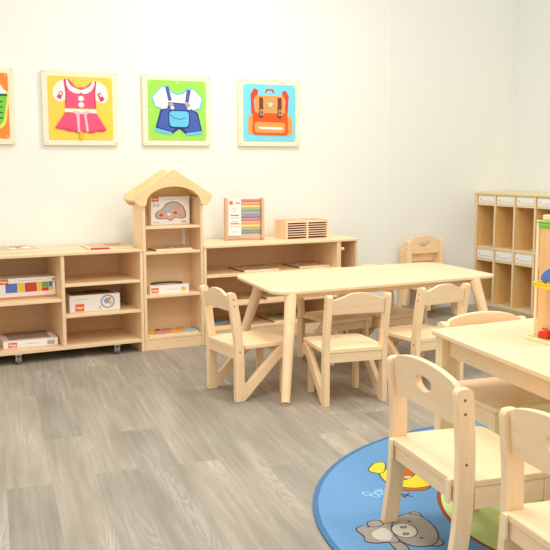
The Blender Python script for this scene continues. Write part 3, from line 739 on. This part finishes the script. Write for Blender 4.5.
def chair_arched(name, W=.41, D=.34, k=1.0, stretcher=False):
    """chair with swept board posts and an arched back panel with an oval hole; faces local +y"""
    t = empty(name); hw = W / 2; tk = .026
    Z = lambda z: z * k
    side = [(-.024, 0), (.022, 0), (.043, .14), (.050, .26), (.050, .36), (.039, .517), (-.012, .517), (.001, .36), (.001, .26), (-.004, .14)]
    side = [(y, Z(z)) for y, z in side]
    sp = round_poly(side, [.003, .003, .04, .04, .04, .022, .022, .04, .04, .04], 5)
    for s in (-1, 1):
        o = MB().prism(sp, YZ, WZ, s * (hw - tk), s * hw).build('rear_post', t, .004, 3)
        for z, y in ((.450, .016), (.487, .014), (.315, .023)):
            MB().tube((s * (hw - .0005), y, Z(z)), (s * (hw + .0006), y, Z(z)), .0042, .0042, HOLE, 10).build('dowel', o)
        lp = round_poly([(D - .052, 0), (D - .012, 0), (D - .008, Z(.2495)), (D - .056, Z(.2495))], .003, 2)
        MB().prism(lp, YZ, WZ, s * (hw - tk), s * hw).build('leg', t, .004)
        rb = .209 if stretcher else .19
        ap_ = [(.0515, Z(rb)), (D - .0565, Z(rb)), (D - .0565, Z(.2495)), (.0515, Z(.2495))]
        MB().prism(ap_, YZ, WY, s * (hw - .022), s * (hw - .003)).build('side_rail', t, .002)
    ih = hw - tk - .0005
    seat = [(-ih, -.004), (ih, -.004), (ih, .049), (hw - .001, .05), (hw - .002, D - .02), (hw - .02, D), (-hw + .02, D), (-hw + .002, D - .02), (-hw + .001, .05), (-ih, .049)]
    MB().prism(round_poly(seat, [.006, .006, 0, .004, .02, .02, .02, .02, .004, 0], 4), XY, WX, Z(.250), Z(.250) + .020).build('seat', t, .006, 3)
    bx('apron', t, -ih, ih, .002, .020, Z(.206), Z(.2495), WX, .002)
    for s in (-1, 1):
        MB().prism(round_poly([(s * ih, Z(.204)), (s * (ih - .02), Z(.204)), (s * (ih - .02), Z(.250) + .0195), (s * ih, Z(.250) + .0195)], .006, 4), XZ, EDGE, -.0125, -.0045).build('apron_end', t, .001)
    bx('apron', t, -ih, ih, D - .03, D - .012, Z(.200), Z(.2495), WX, .002)
    if stretcher: bx('stretcher', t, -ih, ih, D - .042, D - .022, Z(.10), Z(.135), WX, .002)
    # arched panel with a D-shaped hole
    zc = .480; hwid = .045; hh_ = .027
    bound = round_poly([(-ih, .408), (ih, .408), (ih, .522), (ih * .55, .541), (0, .548), (-ih * .55, .541), (-ih, .522)], [.012, .012, .03, .06, .08, .06, .03], 6)
    def hit(a):
        d = Vector((math.cos(a), math.sin(a))); best = None
        for i in range(len(bound)):
            p = Vector(bound[i]) - Vector((0, zc)); e = Vector(bound[(i + 1) % len(bound)]) - Vector(bound[i])
            den = d.x * e.y - d.y * e.x
            if abs(den) < 1e-9: continue
            tt = (p.x * e.y - p.y * e.x) / den; uu = (p.x * d.y - p.y * d.x) / den
            if tt > 0 and -1e-6 <= uu <= 1 + 1e-6 and (best is None or tt < best): best = tt
        return best
    angs = sorted([math.atan2(b - zc, a) % (2 * PI) for a, b in bound] + [2 * PI * i / 36 for i in range(36)])
    ag = [angs[0]]
    for a in angs[1:]:
        if a - ag[-1] > .004: ag.append(a)
    outer = [(hit(a) * math.cos(a), zc + hit(a) * math.sin(a)) for a in ag]
    inn = []
    for a in ag:
        c_, s_ = math.cos(a), math.sin(a)
        # same direction on a superellipse-like D hole
        b_ = hh_ * (.5 if s_ > 0 else 1.0)
        r_ = 1 / math.sqrt((c_ / hwid) ** 2 + (s_ / b_) ** 2)
        inn.append((r_ * c_, zc + r_ * s_ + .006))
    ln = lambda z: -.07 * max(0, z - .36)
    MB().ring([(x, Z(z)) for x, z in outer], [(x, Z(z)) for x, z in inn], lambda a, b, tt: (a, tt + ln(b / k), b), WX, .012, .032).build('back_panel', t, .004, 3)
    return t

GA = 'chairs around the long table'
c0 = chair_wavy('wavy_back_chair'); c0.location = (1.630, 3.712, 0); c0.rotation_euler = (0, 0, R(-87))
tag(c0, 'chair with a wavy back rail at the left end of the long table, facing right', 'chair', GA)
for x, y, a, l in ((2.113, 3.274, -9, 'chair with a wavy back rail at front of long table, left of two'),
                   (2.622, 3.312, 5, 'chair with a wavy back rail at front of long table, right of two')):
    copy_thing(c0, (x, y, 0), R(a), l, GA)
c4 = chair_wavy('wavy_back_chair', .965); c4.location = (2.505, 4.275, 0); c4.rotation_euler = (0, 0, R(184))
tag(c4, 'chair on the far side of the long table, left of two', 'chair', GA)
copy_thing(c4, (2.835, 4.26, 0), R(183), 'chair on the far side of the long table, right of two', GA)
GB = 'chairs at the table with the toy tower'
c1 = chair_arched('arched_back_chair', W=.425, D=.318); c1.location = (1.449, 1.911, RZ); c1.rotation_euler = (0, 0, R(-99.9))
tag(c1, 'chair with oval hole in its arched back, standing over the grey rug animal', 'chair', GB)
copy_thing(c1, (1.363, 1.321, RZ), R(-99.5), 'arched-back chair in the lower right corner, cut off by the picture edge', GB)
c3 = chair_arched('arched_back_chair', W=.37, D=.385, k=.962); c3.location = (2.213, 2.558, RZ); c3.rotation_euler = (0, 0, R(173))
tag(c3, 'arched-back chair on the far side of the toy tower table, mostly hidden by it', 'chair', GB)
c2 = chair_arched('arched_back_chair', W=.315, D=.29, k=.925, stretcher=True); c2.location = (3.885, 5.205, 0); c2.rotation_euler = (0, 0, R(181))
tag(c2, 'lower chair of the two by the back wall, mostly hidden behind the front one', 'chair', 'two nested chairs by the back wall')
copy_thing(c2, (3.885, 5.150, .0618), R(181), 'front chair with an oval hole in its back standing against the back wall', 'two nested chairs by the back wall')

# ================================================================== round rug
t = empty('round_rug', (2.184, 1.858, 0)); tag(t, 'round blue rug with cartoon animals under the toy tower table', 'rug')
def cloth(name, c, var=.08):
    m = plain(name, c, .95, 0, var, 90.0, .05); return m
RB = cloth('rug_blue', rgb(108, 153, 196)); RBD = cloth('rug_blue_border', rgb(84, 122, 160)); RG = cloth('rug_green', rgb(204, 222, 150)); RGY = cloth('rug_stripe_yellow', rgb(244, 222, 120))
RBR = cloth('rug_brown_line', rgb(150, 84, 62)); DY = cloth('rug_duck_yellow', rgb(228, 208, 66)); DO = cloth('rug_duck_orange', rgb(190, 104, 44)); PG = cloth('rug_grey', rgb(160, 152, 142))
PGL = cloth('rug_light_grey', rgb(204, 196, 182)); PLN = cloth('rug_outline', rgb(84, 78, 74)); RLT = cloth('rug_pale_blue', rgb(150, 200, 226)); RRD = cloth('rug_red', rgb(196, 66, 44)); RLB = cloth('rug_grey_blue', rgb(160, 182, 190))
MB().prism(ell(0, 0, .949, .949, 128), XY, RB, .0, .0072).build('pile', t)
MB().ring(ell(0, 0, .966, .966, 128), ell(0, 0, .9491, .9491, 128), XY, RBD, .0, .0078).build('border', t, .002)
pm = MB(); kz = [0]
def rp(pts, mat, smooth=0, outline=0.0):
    pts = [(x - 2.184, y - 1.858) for x, y in pts]
    if smooth: pts = smooth_loop(pts, smooth)
    if outline:
        c = Vector((sum(p[0] for p in pts) / len(pts), sum(p[1] for p in pts) / len(pts)))
        big = []
        for p in pts:
            d = Vector(p) - c; big.append(tuple(c + d * (1 + outline / max(d.length, .01))))
        kz[0] += 1; z = .0073 + kz[0] * .000025
        pm.prism(big, XY, PLN, .0071, z)
    kz[0] += 1; z = .0073 + kz[0] * .000025
    pm.prism(pts, XY, mat, .0071, z)
C_ = (2.184, 1.858)
rp(ell(C_[0], C_[1], .562, .562, 96), RBR); rp(ell(C_[0], C_[1], .549, .549, 96), RG)
for i in range(7):     # strokes in the green middle
    a = 1.70 + i * .085; y = 2.02 - (i % 4) * .065
    rp([(a, y), (a + .10, y + .035), (a + .19, y + .05), (a + .19, y + .07), (a + .09, y + .055), (a, y + .02)], RGY)
rp([(1.83, 2.10), (2.02, 2.12), (2.02, 2.15), (1.84, 2.13)], RLB)
rp(ell(2.25, 2.30, .09, .05, 20), RRD); rp(ell(2.05, 2.32, .06, .04, 16), DY); rp(ell(2.1, 1.7, .12, .12, 20), RLT)
# the yellow bird
rp([(1.685, 2.326), (1.724, 2.294), (1.777, 2.293), (1.745, 2.265), (1.691, 2.281), (1.67, 2.305)], DO, 4, .005)
rp([(1.789, 2.467), (1.826, 2.465), (1.835, 2.409), (1.815, 2.313), (1.777, 2.29), (1.724, 2.294), (1.687, 2.325), (1.665, 2.38), (1.69, 2.46), (1.73, 2.49)], DY, 4, .005)
rp([(1.677, 2.51), (1.72, 2.55), (1.742, 2.561), (1.768, 2.551), (1.747, 2.513), (1.71, 2.47), (1.685, 2.475)], DY, 4, .005)
rp([(1.784, 2.46), (1.817, 2.453), (1.804, 2.409), (1.755, 2.377), (1.728, 2.378), (1.735, 2.42)], DO, 4, .004)
rp(ell(1.757, 2.388, .014, .011, 14), PGL)
# pale lettering strokes
for (x, y) in ((1.545, 2.325), (1.562, 2.300), (1.585, 2.315)):
    P = ell(x, y, .014, .02, 14); Q = ell(x, y, .009, .014, 14)
    kz[0] += 1
    pm.ring([(a - C_[0], b - C_[1]) for a, b in P], [(a - C_[0], b - C_[1]) for a, b in Q], XY, RLT, .0071, .0073 + kz[0] * .000025)
for (x, y, w_) in ((1.60, 2.33, RLT), (1.635, 2.262, PLN), (1.655, 2.252, PLN)):
    rp([(x - .018, y - .012), (x + .018, y + .010), (x + .016, y + .015), (x - .02, y - .007)], w_)
    rp([(x - .010, y + .016), (x + .008, y - .018), (x + .013, y - .016), (x - .005, y + .018)], w_)
# the grey animal
rp([(1.404, 1.996), (1.421, 1.983), (1.425, 1.94), (1.412, 1.91), (1.395, 1.905), (1.388, 1.93)], PG, 4, .005)
rp([(1.362, 2.10), (1.391, 2.114), (1.401, 2.095), (1.429, 2.123), (1.458, 2.12), (1.489, 2.097), (1.452, 2.039), (1.436, 1.99), (1.414, 1.973), (1.394, 1.988), (1.362, 1.998), (1.342, 2.022), (1.357, 2.050)], PG, 4, .005)
rp([(1.39, 2.06), (1.438, 2.075), (1.439, 2.035), (1.412, 1.996), (1.387, 2.0), (1.376, 2.029)], PGL, 4)
rp([(1.42, 2.128), (1.45, 2.13), (1.455, 2.10), (1.43, 2.09), (1.41, 2.105)], PG, 4, .004)
rp([(1.565, 2.118), (1.591, 2.129), (1.60, 2.108), (1.585, 2.085), (1.561, 2.09)], PG, 4, .004); rp([(1.498, 1.924), (1.538, 1.943), (1.534, 1.910), (1.513, 1.898), (1.493, 1.908)], PG, 4, .004)
rp([(1.461, 2.058), (1.511, 2.11), (1.56, 2.125), (1.588, 2.094), (1.583, 2.03), (1.555, 1.962), (1.512, 1.917), (1.474, 1.915), (1.441, 1.939), (1.436, 1.99)], PG, 4, .005)
rp(ell(1.484, 2.029, .050, .036, 24, rot=R(65)), PGL, 0, .004)
rp(ell(1.495, 2.049, .011, .009, 14), PLN); rp(ell(1.473, 2.006, .011, .009, 14), PLN); rp(ell(1.495, 2.049, .006, .005, 10), PG); rp(ell(1.473, 2.006, .006, .005, 10), PG)
rp(ell(1.535, 2.075, .007, .005, 10), PLN); rp(ell(1.497, 1.962, .007, .005, 10), PLN)
pm.build('printed_pattern', t, smooth=False)['label'] = 'yellow bird, grey animal and green centre'

# ================================================================== toy tower on the near table
t = empty('toy_tower', (2.135, 2.10, .5003), R(-4)); tag(t, 'wooden toy tower with yellow and green ledges on the table at right', 'toy')
TW = wood('tower_wood', 2, rgb(238, 196, 140), rgb(226, 176, 118), .45, tint=.01)
GREEN = plain('ledge_green', rgb(116, 206, 50), .35); YELLOW = plain('ledge_yellow', rgb(250, 208, 36), .35); TBLUE = plain('toy_blue', rgb(84, 122, 206), .35); LGREEN = plain('base_green', rgb(190, 200, 110), .4)
MB().prism(round_poly(rect(-.038, .36, -.085, .112), .01, 3), XY, EDGE, 0, .010).build('base_plate', t, .002)
MB().prism(round_poly(rect(-.03, .32, -.07, .104), .01, 3), XY, LGREEN, .0102, .0125).build('base_mat', t)
MB().box(0, .012, .0, .09, .0127, .406, TW).build('side_panel', t, .002)
MB().box(.25, .262, .0, .09, .0127, .406, TW).build('side_panel', t, .002)
MB().box(.0125, .2495, .082, .09, .0127, .406, TW).build('back_panel', t)
MB().box(-.004, .012, -.008, -.0005, .0127, .406, EDGE).build('corner_post', t, .002)
MB().box(-.006, .0, .0902, .102, .0127, .406, EDGE).build('corner_post', t, .002)
for z, m in ((.191, YELLOW), (.388, GREEN)):
    a, f, e = (-.062, -.09, .05) if m is YELLOW else (-.006, -.034, .112)
    o = MB().prism(round_poly(rect(a, .29, f, e), .02, 5), XY, m, z - .004, z + .010).build('ledge', t, .003)
    MB().ring(round_poly(rect(a - .002, .292, f - .002, e + .002), .02, 5), round_poly(rect(a + .004, .284, f + .006, e - .006), .016, 5), XY, m, z + .0102, z + .015).build('rim', o, .002)
    o['label'] = 'yellow ledge' if m is YELLOW else 'green ledge'
MB().box(.0, .20, .01, .08, .4065, .424, EDGE).build('roof_block', t, .003)
# pieces standing on it
t = empty('toy_car', (2.102, 2.082, .5003 + .2015), R(-94)); tag(t, 'small blue toy car on the yellow ledge of the tower', 'toy')
prof = smooth_loop([(-.035, .010), (.05, .010), (.055, .022), (.038, .03), (.026, .048), (0, .054), (-.022, .044), (-.037, .028)], 5)
MB().prism(prof, XZ, TBLUE, -.018, .018).build('body', t, .004)
for x in (-.018, .034):
    MB().tube((x, -.021, .010), (x, -.0182, .010), .0098, .0098, RUBBER, 16).build('wheel', t, .001)
    MB().tube((x, .0182, .010), (x, .021, .010), .0098, .0098, RUBBER, 16).build('wheel', t, .001)
t = empty('toy_block', (2.1235, 2.135, .5003 + .0128), R(-4)); tag(t, 'red wedge-shaped toy at the foot of the tower', 'toy')
MB().prism(round_poly([(-.022, .0), (.024, .0), (.024, .030), (-.016, .022)], .004, 3), lambda a, b, tt: (tt, -a, b), RED, -.010, .010).build('wedge', t, .002)
MB().box(-.004, .004, -.010, .010, .0288, .034, RED).build('peg', t, .001)

# ================================================================== light
w = bpy.data.worlds.new('room_ambient'); S.world = w; w.use_nodes = True  # even white ambient fill, added through the open top and sides
bg = w.node_tree.nodes['Background']; bg.inputs['Color'].default_value = (1.0, .99, .97, 1); bg.inputs['Strength'].default_value = 1.0
def area(name, loc, sx, sy, power, col=(1, .96, .88), rot=(0, 0, 0)):
    l = bpy.data.lights.new(name, 'AREA'); l.shape = 'RECTANGLE'; l.size = sx; l.size_y = sy; l.energy = power; l.color = col
    o = bpy.data.objects.new(name, l); COL.objects.link(o); o.location = loc; o.rotation_euler = rot
    return o
area('ceiling_lamp', (2.3, 4.0, 2.7), .6, .6, 24)
area('ceiling_lamp', (1.2, 2.2, 2.7), .6, .6, 26)
area('ceiling_lamp', (3.0, 1.2, 2.7), .6, .6, 24)

# ================================================================== camera
cam = bpy.data.cameras.new('camera'); co = bpy.data.objects.new('camera', cam); COL.objects.link(co)
cam.sensor_width = 36; cam.sensor_fit = 'HORIZONTAL'; cam.lens = 36 * 870.25 / 550; cam.clip_start = .05
yaw, pitch, roll = R(27.379), R(7.35), R(-.171)
up = Vector((0, 0, 1)); f0 = Vector((math.sin(yaw), math.cos(yaw), 0)); r0 = Vector((math.cos(yaw), -math.sin(yaw), 0))
fw = f0 * math.cos(pitch) - up * math.sin(pitch); u0 = up * math.cos(pitch) + f0 * math.sin(pitch)
rr = r0 * math.cos(roll) + u0 * math.sin(roll); uu = u0 * math.cos(roll) - r0 * math.sin(roll)
M = Matrix((rr, uu, -fw)).transposed().to_4x4(); M.translation = Vector((0, 0, 1.1)); co.matrix_world = M
S.camera = co
S.view_settings.view_transform = 'Standard'; S.view_settings.look = 'None'; S.view_settings.gamma = 1; S.view_settings.exposure = 0.05
S.cycles.use_denoising = True
S.cycles.max_bounces = 8; S.cycles.diffuse_bounces = 5
